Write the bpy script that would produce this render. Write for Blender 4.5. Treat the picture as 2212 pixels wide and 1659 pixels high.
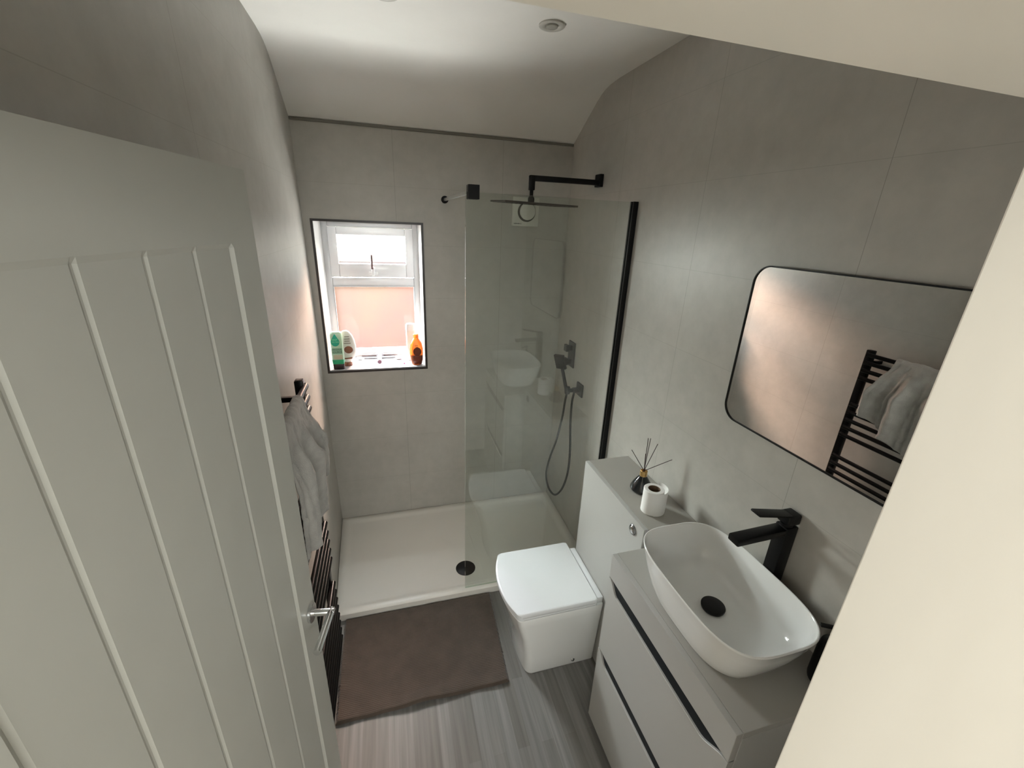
import bpy, bmesh, math, random
from mathutils import Vector, Matrix, noise as mnoise

C = bpy.context.scene
COL = C.collection
for o in list(bpy.data.objects):
    bpy.data.objects.remove(o, do_unlink=True)
random.seed(7)
PI = math.pi

# ------------------------------------------------------------------ camera
CAMP = Vector((0.39283, -2.49566, 1.88650))
RX = Vector((0.96210254, -0.26985773, 0.03918558))
RD = Vector((-0.05923364, -0.34709011, -0.93595931))
RF = Vector((0.26617678, 0.89816773, -0.34992093))
cam = bpy.data.cameras.new('camera'); camo = bpy.data.objects.new('camera', cam); COL.objects.link(camo)
M4 = Matrix.Identity(4)
for i in range(3):
    M4[i][0] = RX[i]; M4[i][1] = -RD[i]; M4[i][2] = -RF[i]; M4[i][3] = CAMP[i]
camo.matrix_world = M4
cam.sensor_width = 36.0; cam.sensor_fit = 'HORIZONTAL'
cam.lens = 914.93 * 36.0 / 2212.0
cam.clip_start = 0.01; cam.clip_end = 100
C.camera = camo

# ------------------------------------------------------------------ view, world, lights
C.view_settings.view_transform = 'Standard'
C.view_settings.look = 'None'
C.view_settings.gamma = 1.0
C.view_settings.use_curve_mapping = False
C.view_settings.exposure = 0.12
C.cycles.max_bounces = 14; C.cycles.diffuse_bounces = 8; C.cycles.transparent_max_bounces = 16
C.cycles.glossy_bounces = 6; C.cycles.transmission_bounces = 8
C.cycles.caustics_reflective = True; C.cycles.caustics_refractive = False
C.cycles.sample_clamp_indirect = 6.0

w = bpy.data.worlds.new('world'); C.world = w; w.use_nodes = True
nt = w.node_tree; nt.nodes.clear()
sky = nt.nodes.new('ShaderNodeTexSky'); sky.sky_type = 'NISHITA'; sky.sun_disc = False
sky.sun_elevation = math.radians(48); sky.sun_rotation = math.radians(200)
bg = nt.nodes.new('ShaderNodeBackground'); bg.inputs['Strength'].default_value = 0.5
wo = nt.nodes.new('ShaderNodeOutputWorld')
nt.links.new(sky.outputs[0], bg.inputs[0]); nt.links.new(bg.outputs[0], wo.inputs[0])

def area(name, loc, target, sx, sy, power, col, spread=180):
    l = bpy.data.lights.new(name, 'AREA'); l.shape = 'RECTANGLE'; l.size = sx; l.size_y = sy
    l.energy = power; l.color = col; l.spread = math.radians(spread)
    o = bpy.data.objects.new(name, l); COL.objects.link(o)
    o.location = loc
    o.rotation_euler = (Vector(target) - Vector(loc)).to_track_quat('-Z', 'Y').to_euler()
    return o
# added area lamps stand in for daylight at the window, from both sides and from above
area('daylight_left', (-0.85, 1.2, 2.12), (0.31, 0.2, 1.50), 1.7, 1.3, 385, (0.95, 0.97, 1.0), 90)
area('daylight_right', (0.80, 1.55, 2.55), (0.31, 0.2, 1.50), 1.1, 0.9, 135, (1.0, 0.60, 0.42), 100)
area('daylight_above', (0.3, 1.35, 3.05), (0.31, 0.2, 1.5), 2.2, 1.9, 330, (0.84, 0.93, 1.0), 100)
area('upward_fill', (0.3, 1.15, 0.05), (0.31, 0.2, 1.5), 2.2, 1.2, 205, (0.97, 0.98, 0.96), 120)  # added lamp aimed up through the window to brighten the ceiling

# ------------------------------------------------------------------ helpers
def part(name, bm, mats, parent=None, smooth=False, label=None):
    me = bpy.data.meshes.new(name)
    bmesh.ops.recalc_face_normals(bm, faces=bm.faces)
    bm.to_mesh(me); bm.free()
    if not isinstance(mats, (list, tuple)): mats = [mats]
    for m in mats: me.materials.append(m)
    o = bpy.data.objects.new(name, me); COL.objects.link(o)
    if smooth:
        for p in me.polygons: p.use_smooth = True
        if smooth != 'all':
            try: me.set_sharp_from_angle(angle=math.radians(40))
            except Exception: pass
    if parent is not None:
        bpy.context.view_layer.update()
        o.parent = parent
        o.matrix_parent_inverse = world_of(parent).inverted()
    if label: o['label'] = label
    return o

def world_of(o):
    m = Matrix.Translation(o.location) @ o.rotation_euler.to_matrix().to_4x4()
    if o.parent is not None:
        m = world_of(o.parent) @ o.matrix_parent_inverse @ m
    return m

def thing(name, label, cat, loc, group=None):
    o = bpy.data.objects.new(name, None); COL.objects.link(o)
    o.location = loc; o.empty_display_size = 0.05
    o['label'] = label; o['category'] = cat
    if group: o['group'] = group
    return o

def tag(o, label, cat, group=None):
    o['label'] = label; o['category'] = cat
    if group: o['group'] = group
    return o

def struct(o, label=None):
    o['kind'] = 'structure'
    if label: o['label'] = label
    return o

def bx(bm, x0, x1, y0, y1, z0, z1, bev=0.0, seg=2, mi=0, mat=None):
    t = bmesh.new()
    vs = [t.verts.new(p) for p in ((x0,y0,z0),(x1,y0,z0),(x1,y1,z0),(x0,y1,z0),(x0,y0,z1),(x1,y0,z1),(x1,y1,z1),(x0,y1,z1))]
    for f in ((0,3,2,1),(4,5,6,7),(0,1,5,4),(1,2,6,5),(2,3,7,6),(3,0,4,7)):
        t.faces.new([vs[i] for i in f])
    if bev > 0:
        bmesh.ops.bevel(t, geom=list(t.edges), offset=bev, segments=seg, affect='EDGES', profile=0.5)
    merge(bm, t, mi, mat)
    return bm

def merge(bm, t, mi=0, mat=None):
    if mat is not None: bmesh.ops.transform(t, matrix=mat, verts=t.verts)
    mp = {}
    for v in t.verts: mp[v] = bm.verts.new(v.co)
    for f in t.faces:
        try:
            nf = bm.faces.new([mp[v] for v in f.verts]); nf.material_index = mi; nf.smooth = f.smooth
        except ValueError: pass
    t.free()

def box(x0, x1, y0, y1, z0, z1, bev=0.0, seg=2):
    return bx(bmesh.new(), min(x0,x1), max(x0,x1), min(y0,y1), max(y0,y1), min(z0,z1), max(z0,z1), bev, seg)

def lathe(bm, prof, n=32, mat=None, mi=0, sx=1.0, sy=1.0, capb=True, capt=True):
    t = bmesh.new(); rings = []
    for r, z in prof:
        rings.append([t.verts.new((r*sx*math.cos(2*PI*k/n), r*sy*math.sin(2*PI*k/n), z)) for k in range(n)])
    for a, b in zip(rings, rings[1:]):
        for k in range(n):
            t.faces.new([a[k], a[(k+1)%n], b[(k+1)%n], b[k]])
    if capb: t.faces.new(list(reversed(rings[0])))
    if capt: t.faces.new(rings[-1])
    merge(bm, t, mi, mat)
    return bm

def frame_to(a, b):
    d = (Vector(b) - Vector(a)); q = d.to_track_quat('Z', 'Y')
    return Matrix.Translation(Vector(a)) @ q.to_matrix().to_4x4(), d.length

def tube(bm, pts, r, n=12, mi=0, cap=True):
    pts = [Vector(p) for p in pts]; t = bmesh.new(); rings = []
    prev = None
    for i, p in enumerate(pts):
        d = (pts[min(i+1, len(pts)-1)] - pts[max(i-1, 0)]).normalized()
        if prev is None:
            u = d.orthogonal().normalized()
        else:
            u = (prev - d * prev.dot(d)).normalized()
        prev = u; v = d.cross(u)
        rr = r[i] if isinstance(r, (list, tuple)) else r
        rings.append([t.verts.new(p + (u*math.cos(2*PI*k/n) + v*math.sin(2*PI*k/n))*rr) for k in range(n)])
    for a, b in zip(rings, rings[1:]):
        for k in range(n): t.faces.new([a[k], a[(k+1)%n], b[(k+1)%n], b[k]])
    if cap: t.faces.new(list(reversed(rings[0]))); t.faces.new(rings[-1])
    merge(bm, t, mi)
    return bm

def catmull(P, n=8):
    P = [Vector(p) for p in P]; out = []
    Q = [P[0]] + P + [P[-1]]
    for i in range(1, len(Q)-2):
        p0, p1, p2, p3 = Q[i-1], Q[i], Q[i+1], Q[i+2]
        for k in range(n):
            t = k/n
            out.append(0.5*((2*p1)+(-p0+p2)*t+(2*p0-5*p1+4*p2-p3)*t*t+(-p0+3*p1-3*p2+p3)*t*t*t))
    out.append(P[-1]); return out

def loft(bm, rings, mi=0, capb=True, capt=True):
    t = bmesh.new()
    R = [[t.verts.new(p) for p in r] for r in rings]; n = len(R[0])
    for a, b in zip(R, R[1:]):
        for k in range(n): t.faces.new([a[k], a[(k+1)%n], b[(k+1)%n], b[k]])
    if capb: t.faces.new(list(reversed(R[0])))
    if capt: t.faces.new(R[-1])
    merge(bm, t, mi); return bm

def superring(cx, cy, z, a, b, e=4.0, n=64):
    out = []
    for k in range(n):
        th = 2*PI*k/n; c, s = math.cos(th), math.sin(th)
        out.append((cx + a*math.copysign(abs(c)**(2/e), c), cy + b*math.copysign(abs(s)**(2/e), s), z))
    return out

def rrect(w, h, r, n=8):
    pts = []
    for (cx, cy, a0) in ((w/2-r, h/2-r, 0), (-w/2+r, h/2-r, PI/2), (-w/2+r, -h/2+r, PI), (w/2-r, -h/2+r, 1.5*PI)):
        for k in range(n+1):
            a = a0 + PI/2*k/n; pts.append((cx + r*math.cos(a), cy + r*math.sin(a)))
    return pts

def text_part(name, s, size, mat, parent, M, extrude=0.0004, label=None):
    cu = bpy.data.curves.new(name, 'FONT'); cu.body = s; cu.size = size; cu.extrude = extrude
    cu.align_x = 'CENTER'; cu.align_y = 'CENTER'; cu.resolution_u = 2
    tmp = bpy.data.objects.new('tmp', cu); COL.objects.link(tmp)
    dg = bpy.context.evaluated_depsgraph_get()
    me = bpy.data.meshes.new_from_object(tmp.evaluated_get(dg)); bpy.data.objects.remove(tmp, do_unlink=True)
    me.name = name; me.transform(M); me.materials.clear(); me.materials.append(mat)
    o = bpy.data.objects.new(name, me); COL.objects.link(o)
    if parent is not None:
        o.parent = parent; o.matrix_parent_inverse = world_of(parent).inverted()
    if label: o['label'] = label
    return o

# ------------------------------------------------------------------ materials
def mat(name, col, rough=0.5, metal=0.0, var=0.0, vscale=8.0, bump=0.0, bscale=60.0, spec=0.5, coat=0.0, dist=0.002, col2=None, stretch=None, sheen=0.0, trans=0.0, sss=0.0):
    m = bpy.data.materials.new(name); m.use_nodes = True
    nt = m.node_tree; b = nt.nodes['Principled BSDF']
    b.inputs['Roughness'].default_value = rough; b.inputs['Metallic'].default_value = metal
    b.inputs['Specular IOR Level'].default_value = spec
    b.inputs['Coat Weight'].default_value = coat; b.inputs['Sheen Weight'].default_value = sheen
    b.inputs['Transmission Weight'].default_value = trans
    tc = nt.nodes.new('ShaderNodeTexCoord')
    mp = nt.nodes.new('ShaderNodeMapping'); nt.links.new(tc.outputs['Object'], mp.inputs[0])
    if stretch: mp.inputs['Scale'].default_value = stretch
    nz = nt.nodes.new('ShaderNodeTexNoise'); nz.inputs['Scale'].default_value = vscale; nz.inputs['Detail'].default_value = 4
    nt.links.new(mp.outputs[0], nz.inputs['Vector'])
    mx = nt.nodes.new('ShaderNodeMixRGB')
    c2 = col2 or tuple(c*(1-var) for c in col)
    mx.inputs[1].default_value = (*col, 1); mx.inputs[2].default_value = (*c2, 1)
    rp = nt.nodes.new('ShaderNodeValToRGB'); rp.color_ramp.elements[0].position = 0.35; rp.color_ramp.elements[1].position = 0.65
    nt.links.new(nz.outputs[0], rp.inputs[0]); nt.links.new(rp.outputs[0], mx.inputs[0])
    nt.links.new(mx.outputs[0], b.inputs['Base Color'])
    if bump > 0:
        n2 = nt.nodes.new('ShaderNodeTexNoise'); n2.inputs['Scale'].default_value = bscale; n2.inputs['Detail'].default_value = 3
        nt.links.new(mp.outputs[0], n2.inputs['Vector'])
        bp_ = nt.nodes.new('ShaderNodeBump'); bp_.inputs['Strength'].default_value = bump; bp_.inputs['Distance'].default_value = dist
        nt.links.new(n2.outputs[0], bp_.inputs['Height']); nt.links.new(bp_.outputs[0], b.inputs['Normal'])
    return m

def tile_mat(name, base, alt, axis, off_u, off_z=0.030, w=0.578, h=0.2889, grout=0.0016, rough=0.42, seam=0.80):
    """large matt stone-effect tiles with hairline joints; axis 0 = tiles run along X, 1 = along Y"""
    m = mat(name, base, rough=rough, col2=alt, vscale=2.3, bump=0.06, bscale=40, dist=0.001)
    nt = m.node_tree; b = nt.nodes['Principled BSDF']
    tc = next(n for n in nt.nodes if n.type == 'TEX_COORD')
    sp = nt.nodes.new('ShaderNodeSeparateXYZ'); nt.links.new(tc.outputs['Object'], sp.inputs[0])
    def M(op, a, bb=None):
        n = nt.nodes.new('ShaderNodeMath'); n.operation = op
        for i, v in enumerate((a, bb)):
            if v is None: continue
            if isinstance(v, (int, float)): n.inputs[i].default_value = v
            else: nt.links.new(v, n.inputs[i])
        return n.outputs[0]
    def line(src, off, period):
        d = M('DIVIDE', M('SUBTRACT', src, off), period)
        fr = M('ABSOLUTE', M('SUBTRACT', M('SUBTRACT', d, M('FLOOR', d)), 0.5))
        return M('GREATER_THAN', fr, 0.5 - grout/2/period)
    L = M('MAXIMUM', line(sp.outputs[axis], off_u, w), M('MULTIPLY', line(sp.outputs[2], off_z, h), 0.45))
    old = b.inputs['Base Color'].links[0].from_socket
    # fine grain
    n3 = nt.nodes.new('ShaderNodeTexNoise'); n3.inputs['Scale'].default_value = 14; n3.inputs['Detail'].default_value = 8; n3.inputs['Roughness'].default_value = 0.65
    nt.links.new(tc.outputs['Object'], n3.inputs['Vector'])
    mg = nt.nodes.new('ShaderNodeMixRGB'); mg.blend_type = 'OVERLAY'; mg.inputs[0].default_value = 0.16
    nt.links.new(old, mg.inputs[1]); nt.links.new(n3.outputs[0], mg.inputs[2])
    mx = nt.nodes.new('ShaderNodeMixRGB'); nt.links.new(L, mx.inputs[0]); nt.links.new(mg.outputs[0], mx.inputs[1])
    mx.inputs[2].default_value = (base[0]*seam*0.8, base[1]*seam*0.78, base[2]*seam*0.75, 1)
    nt.links.new(mx.outputs[0], b.inputs['Base Color'])
    return m

TB = (0.472, 0.455, 0.422); TA = (0.43, 0.414, 0.383)
M_tileR = tile_mat('matt greige tile right', TB, TA, 1, -1.165)
M_tileL = tile_mat('matt greige tile left', TB, TA, 1, -0.685)
M_tileB = tile_mat('matt greige tile back', TB, TA, 0, 0.452)
M_ceil = mat('white emulsion', (0.86, 0.85, 0.82), 0.75, var=0.02, bump=0.05, bscale=120)
M_white_paint = mat('white wood paint', (0.74, 0.73, 0.68), 0.38, var=0.02, bump=0.03, bscale=30)
M_lining = mat('satin painted lining', (0.82, 0.80, 0.75), 0.42, var=0.05, vscale=3, bump=0.25, bscale=7, dist=0.01, stretch=(1, 1, 0.25))
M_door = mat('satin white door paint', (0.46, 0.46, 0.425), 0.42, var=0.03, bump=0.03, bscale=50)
M_upvc = mat('white upvc', (0.60, 0.605, 0.62), 0.22, var=0.01, spec=0.6)
M_tray = mat('white stone resin', (0.80, 0.77, 0.72), 0.33, var=0.015, bump=0.02, bscale=200)
M_black = mat('matt black metal', (0.006, 0.006, 0.0065), 0.42, var=0.3, spec=0.25)
M_rad = mat('black radiator enamel', (0.004, 0.004, 0.0042), 0.3, var=0.3, spec=0.14)
M_black_trim = mat('dark bronze tile trim', (0.018, 0.012, 0.011), 0.35, var=0.1)
M_black_gloss = mat('gloss black', (0.010, 0.012, 0.014), 0.16, var=0.1)
M_chrome = mat('brushed chrome', (0.72, 0.73, 0.74), 0.2, metal=1.0, var=0.05)
M_steel = mat('satin steel', (0.62, 0.62, 0.61), 0.28, metal=1.0, var=0.05, bump=0.05, bscale=300)
M_ceramic = mat('white ceramic', (0.88, 0.89, 0.89), 0.12, var=0.01, coat=0.4)
M_ceramic_lid = mat('white gloss seat', (0.82, 0.84, 0.87), 0.2, var=0.01, coat=0.2)
M_cab = mat('light grey cabinet', (0.43, 0.425, 0.41), 0.34, var=0.02, bump=0.02, bscale=300)
M_top = mat('grey worktop', (0.36, 0.345, 0.315), 0.4, var=0.03, bump=0.02, bscale=300)
M_cab_dark = mat('drawer recess profile', (0.006, 0.009, 0.012), 0.45, var=0.2, spec=0.2)
M_paper = mat('white tissue paper', (0.83, 0.82, 0.81), 0.9, var=0.02, bump=0.15, bscale=250, sheen=0.1)
M_card = mat('brown card core', (0.17, 0.11, 0.07), 0.85, var=0.15, bump=0.1)
M_gold = mat('brushed gold collar', (0.62, 0.40, 0.16), 0.35, metal=0.85, var=0.1)
M_reed = mat('dark reed', (0.045, 0.022, 0.022), 0.7, var=0.3)
M_towel = mat('grey crinkled cotton', (0.37, 0.36, 0.34), 0.95, var=0.18, vscale=25, bump=0.5, bscale=220, dist=0.003, sheen=0.25)
M_mat = mat('brown cotton mat', (0.082, 0.060, 0.046), 0.97, var=0.22, vscale=16, bump=0.5, bscale=260, sheen=0.25)
M_grey_handle = mat('white enamel', (0.75, 0.75, 0.76), 0.3, var=0.02)
M_dark_lever = mat('dark window lever', (0.10, 0.06, 0.06), 0.35, var=0.1)
M_outside = mat('outside red brick', (0.17, 0.058, 0.042), 0.9, col2=(0.14, 0.090, 0.04), vscale=1.2, bump=0.2, bscale=20)
M_outfloor = mat('outside paving', (0.5, 0.5, 0.45), 0.9, var=0.2)
M_hall = mat('hall cream paint', (0.72, 0.68, 0.60), 0.8, var=0.02)
M_fan = mat('white fan plastic', (0.62, 0.62, 0.57), 0.4, var=0.02)
M_fan_dark = mat('fan gap', (0.10, 0.09, 0.08), 0.7, var=0.2)
M_spot = mat('white spotlight ring', (0.55, 0.54, 0.50), 0.4, var=0.03)
M_lamp = mat('spotlight lamp', (0.42, 0.42, 0.38), 0.15, var=0.05)

# floor: grey-beige vinyl with narrow staves running towards the window
def floor_mat():
    m = mat('grey wood vinyl', (0.25, 0.235, 0.21), 0.42, bump=0.04, bscale=120, stretch=(8, 0.7, 1), dist=0.001)
    nt = m.node_tree; b = nt.nodes['Principled BSDF']
    tc = next(n for n in nt.nodes if n.type == 'TEX_COORD')
    mp = nt.nodes.new('ShaderNodeMapping'); mp.inputs['Rotation'].default_value = (0, 0, PI/2)
    nt.links.new(tc.outputs['Object'], mp.inputs[0])
    br = nt.nodes.new('ShaderNodeTexBrick')
    br.inputs['Color1'].default_value = (0.20, 0.195, 0.188, 1); br.inputs['Color2'].default_value = (0.125, 0.118, 0.106, 1)
    br.inputs['Mortar'].default_value = (0.14, 0.13, 0.12, 1)
    br.inputs['Scale'].default_value = 1.0; br.inputs['Mortar Size'].default_value = 0.0006
    br.inputs['Brick Width'].default_value = 0.42; br.inputs['Row Height'].default_value = 0.048
    br.offset = 0.37; br.inputs['Bias'].default_value = 0.0
    nt.links.new(mp.outputs[0], br.inputs['Vector'])
    m2 = nt.nodes.new('ShaderNodeMapping'); m2.inputs['Scale'].default_value = (60, 2.2, 1)
    nt.links.new(tc.outputs['Object'], m2.inputs[0])
    nz = nt.nodes.new('ShaderNodeTexNoise'); nz.inputs['Scale'].default_value = 1.0; nz.inputs['Detail'].default_value = 6
    nt.links.new(m2.outputs[0], nz.inputs['Vector'])
    ov = nt.nodes.new('ShaderNodeMixRGB'); ov.blend_type = 'OVERLAY'; ov.inputs[0].default_value = 0.55
    nt.links.new(br.outputs[0], ov.inputs[1]); nt.links.new(nz.outputs[0], ov.inputs[2])
    nt.links.new(ov.outputs[0], b.inputs['Base Color'])
    return m
M_floor = floor_mat()

def front_ior(nt, fr, ior):
    """same reflectance on the way in and on the way out of a thin pane"""
    ge = nt.nodes.new('ShaderNodeNewGeometry'); m = nt.nodes.new('ShaderNodeMapRange')
    m.inputs['To Min'].default_value = ior; m.inputs['To Max'].default_value = 1.0/ior
    nt.links.new(ge.outputs['Backfacing'], m.inputs['Value']); nt.links.new(m.outputs[0], fr.inputs[0])

def glass_mat(name, tint, ior=1.45, rough=0.0):
    m = bpy.data.materials.new(name); m.use_nodes = True; nt = m.node_tree; nt.nodes.clear()
    out = nt.nodes.new('ShaderNodeOutputMaterial'); tr = nt.nodes.new('ShaderNodeBsdfTransparent'); gl = nt.nodes.new('ShaderNodeBsdfGlossy')
    fr = nt.nodes.new('ShaderNodeFresnel'); mx = nt.nodes.new('ShaderNodeMixShader')
    tr.inputs[0].default_value = (*tint, 1); gl.inputs['Roughness'].default_value = rough; front_ior(nt, fr, ior)
    nt.links.new(fr.outputs[0], mx.inputs[0]); nt.links.new(tr.outputs[0], mx.inputs[1]); nt.links.new(gl.outputs[0], mx.inputs[2])
    nt.links.new(mx.outputs[0], out.inputs[0]); return m
M_glass = glass_mat('clear shower glass', (0.93, 0.955, 0.935), 1.85)
M_glass_edge = mat('polished glass edge', (0.55, 0.62, 0.50), 0.06, var=0.1, spec=1.0, coat=1.0)

def frosted(name, tint):
    m = bpy.data.materials.new(name); m.use_nodes = True; nt = m.node_tree; nt.nodes.clear()
    out = nt.nodes.new('ShaderNodeOutputMaterial')
    tr = nt.nodes.new('ShaderNodeBsdfTransparent'); tl = nt.nodes.new('ShaderNodeBsdfTranslucent'); gl = nt.nodes.new('ShaderNodeBsdfGlossy')
    tr.inputs[0].default_value = (*tint, 1); tl.inputs[0].default_value = (*tint, 1); gl.inputs['Roughness'].default_value = 0.08
    tc = nt.nodes.new('ShaderNodeTexCoord'); nz = nt.nodes.new('ShaderNodeTexNoise'); nz.inputs['Scale'].default_value = 130
    nt.links.new(tc.outputs['Object'], nz.inputs['Vector'])
    bp_ = nt.nodes.new('ShaderNodeBump'); bp_.inputs['Strength'].default_value = 0.25; bp_.inputs['Distance'].default_value = 0.002
    nt.links.new(nz.outputs[0], bp_.inputs['Height'])
    nt.links.new(bp_.outputs[0], tl.inputs['Normal'])
    a = nt.nodes.new('ShaderNodeMixShader'); a.inputs[0].default_value = 0.006
    nt.links.new(tr.outputs[0], a.inputs[1]); nt.links.new(tl.outputs[0], a.inputs[2])
    bmx = nt.nodes.new('ShaderNodeMixShader'); fr = nt.nodes.new('ShaderNodeFresnel'); front_ior(nt, fr, 1.28)
    nt.links.new(fr.outputs[0], bmx.inputs[0]); nt.links.new(a.outputs[0], bmx.inputs[1]); nt.links.new(gl.outputs[0], bmx.inputs[2])
    nt.links.new(bmx.outputs[0], out.inputs[0]); return m
M_frost = frosted('frosted window glass', (0.97, 0.97, 0.95))
M_mirror = mat('silvered mirror', (0.90, 0.91, 0.90), 0.01, metal=1.0)

# ------------------------------------------------------------------ room shell
W = 1.433; YB = -2.295; YO = -2.425
def lerp(a, b, t): return a + (b-a)*t
def xl(y, z):
    ks = ((0.3, .009, -.013), (0.0, .009, -.013), (-0.8, .042, -.004), (-1.45, .022, -.012), (-2.0, -.020, -.022), (-2.4, -.035, -.035))
    for (y0, f0, t0), (y1, f1, t1) in zip(ks, ks[1:]):
        if y <= y0 and y >= y1:
            t = (y0-y)/(y0-y1); f = lerp(f0, f1, t); g = lerp(t0, t1, t); return lerp(f, g, z/2.4)
    return ks[0][1]

bm = bmesh.new()
ys = [0.3 - 2.72*i/40 for i in range(41)]; zs = [2.62*i/12 for i in range(13)]
g = [[bm.verts.new((xl(max(y, -2.4), z), y, z)) for z in zs] for y in ys]
gb = [[bm.verts.new((-0.16, y, z)) for z in zs] for y in ys]
for i in range(40):
    for j in range(12):
        bm.faces.new([g[i][j], g[i+1][j], g[i+1][j+1], g[i][j+1]]); bm.faces.new([gb[i][j], gb[i][j+1], gb[i+1][j+1], gb[i+1][j]])
for i in range(40):
    bm.faces.new([g[i][0], gb[i][0], gb[i+1][0], g[i+1][0]]); bm.faces.new([g[i][12], g[i+1][12], gb[i+1][12], gb[i][12]])
for j in range(12):
    bm.faces.new([g[0][j], g[0][j+1], gb[0][j+1], gb[0][j]]); bm.faces.new([g[40][j], gb[40][j], gb[40][j+1], g[40][j+1]])
struct(part('wall_left', bm, M_tileL, smooth='all'))
for p in bpy.data.objects['wall_left'].data.polygons:
    p.use_smooth = abs(p.normal.x) > 0.7

struct(part('wall_right', box(W, W+0.14, YO, 0.3, 0, 2.62), M_tileR))
# window wall with its opening
WX0, WX1, WZ0, WZ1 = 0.036, 0.583, 1.058, 1.873
bm = bmesh.new()
bx(bm, -0.16, WX0, 0, 0.3, 0, 2.62); bx(bm, WX1, W+0.14, 0, 0.3, 0, 2.62)
bx(bm, WX0, WX1, 0, 0.3, 0, WZ0); bx(bm, WX0, WX1, 0, 0.3, WZ1, 2.62)
struct(part('wall_back', bm, M_tileB))
# doorway wall
JX0, JX1, JZ = 0.006, 0.782, 1.968
bm = bmesh.new()
bx(bm, -0.16, JX0-0.03, YO, YB, 0, 2.62); bx(bm, JX1+0.03, W+0.14, YO, YB, 0, 2.62); bx(bm, JX0-0.03, JX1+0.03, YO, YB, JZ+0.03, 2.62)
struct(part('wall_front', bm, mat('painted plaster', (0.66, 0.64, 0.60), 0.7, var=0.02)))
bm = bmesh.new()
bx(bm, JX0-0.03, JX0, YO-0.005, YB, 0, JZ+0.03, 0.001); bx(bm, JX1, JX1+0.03, YO-0.005, YB, 0, JZ+0.03, 0.0015); bx(bm, JX0, JX1, YO-0.005, YB, JZ, JZ+0.03, 0.0015)
struct(part('trim_1', bm, M_lining), 'cream painted door lining around the doorway')
# floor and ceiling
struct(part('floor', box(-0.16, W+0.14, YO, 0.3, -0.08, 0), M_floor))
prof = [(0.30, 2.325-0.30*0.58)]
prof = [(0.02, 2.3134)]
for (y, z) in ((0.0, 2.325), (-0.10, 2.383), (-0.20, 2.441), (-0.26, 2.475), (-0.30, 2.494), (-0.34, 2.507), (-0.39, 2.515), (-0.46, 2.519), (-2.43, 2.519)):
    prof.append((y, z))
prof = prof[1:]
bm = bmesh.new()
lo = [[bm.verts.new((x, y, z)) for (y, z) in prof] for x in (-0.05, W+0.02)]
hi = [[bm.verts.new((x, y, 2.64)) for (y, z) in prof] for x in (-0.05, W+0.02)]
n = len(prof)
for k in range(n-1):
    bm.faces.new([lo[0][k], lo[1][k], lo[1][k+1], lo[0][k+1]]); bm.faces.new([hi[0][k], hi[0][k+1], hi[1][k+1], hi[1][k]])
    for s in (0, 1): bm.faces.new([lo[s][k], lo[s][k+1], hi[s][k+1], hi[s][k]])
for k in (0, n-1): bm.faces.new([lo[0][k], hi[0][k], hi[1][k], lo[1][k]])
o = struct(part('ceiling', bm, M_ceil, smooth=True))
# dark strip standing for the shadow gap where the sloping ceiling meets the window wall
struct(part('trim_2', box(-0.012, W, -0.007, -0.0005, 2.312, 2.325, 0.002), mat('shadow gap grey', (0.17, 0.16, 0.14), 0.6)), 'thin grey strip painted as the shadow gap where tiles meet the sloping ceiling')

# ------------------------------------------------------------------ hall behind the camera
bm = bmesh.new()
bx(bm, -1.2, 2.2, -4.2, YO-0.006, -0.08, 0)
struct(part('floor_hall', bm, mat('hall carpet', (0.30, 0.27, 0.23), 0.95, var=0.2, vscale=60)))
struct(part('ceiling_hall', box(-1.2, 2.2, -4.2, YO-0.006, 2.45, 2.53), M_ceil))
bm = bmesh.new(); bx(bm, -1.3, -1.2, -4.2, YO, -0.08, 2.53); struct(part('wall_hall_left', bm, M_hall))
bm = bmesh.new(); bx(bm, 2.2, 2.3, -4.2, YO, -0.08, 2.53); struct(part('wall_hall_right', bm, M_hall))
bm = bmesh.new(); bx(bm, -1.3, 2.3, -4.3, -4.2, -0.08, 2.53); struct(part('wall_hall_back', bm, M_hall))
bm = bmesh.new(); bx(bm, -1.3, -0.16, YO-0.006, YO+0.05, -0.08, 2.53); bx(bm, W+0.14, 2.3, YO-0.006, YO+0.05, -0.08, 2.53)
struct(part('wall_hall_front', bm, M_hall))
# added lamp out of view, aimed at the door lining as hall daylight
area('hall_daylight', (-1.1, -2.85, 1.25), (0.9, -2.38, 1.2), 0.6, 1.1, 8.5, (1.0, 0.92, 0.82))
area('landing_fill', (0.45, -4.1, 1.98), (0.4, -1.9, 1.3), 2.2, 0.6, 46, (0.97, 1.0, 0.97))  # added wide lamp behind the camera, fills the door and basin side

# ------------------------------------------------------------------ outside
struct(part('wall_outside', box(-4, 4, 2.3, 2.5, -1.5, 1.46), M_outside))
struct(part('ground_outside', box(-4, 4, 0.31, 2.3, -1.6, -1.5), M_outfloor))

# ------------------------------------------------------------------ window
wn = bpy.data.objects.new('window_1', None); COL.objects.link(wn); wn.location = ((WX0+WX1)/2, 0.28, WZ0); wn['kind'] = 'structure'
wn['label'] = 'small white frosted window with a top-hung vent above a fixed pane'
YF = 0.262
bm = bmesh.new()
def pr(x0, x1, z0, z1, d=0.0, bev=0.004): bx(bm, x0, x1, YF-d, 0.30, z0, z1, bev)
fx0, fx1 = WX0, WX1
pr(fx0, fx0+0.038, WZ0, WZ1); pr(fx1-0.038, fx1, WZ0, WZ1); pr(fx0+0.038, fx1-0.038, WZ0, WZ0+0.055); pr(fx0+0.038, fx1-0.038, WZ1-0.03, WZ1)
pr(fx0+0.038, fx1-0.038, 1.506, 1.557)
part('window_frame', bm, M_upvc, wn, smooth=True)
bm = bmesh.new()
sx0, sx1, sz0, sz1 = 0.072, 0.547, 1.562, 1.842
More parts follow.
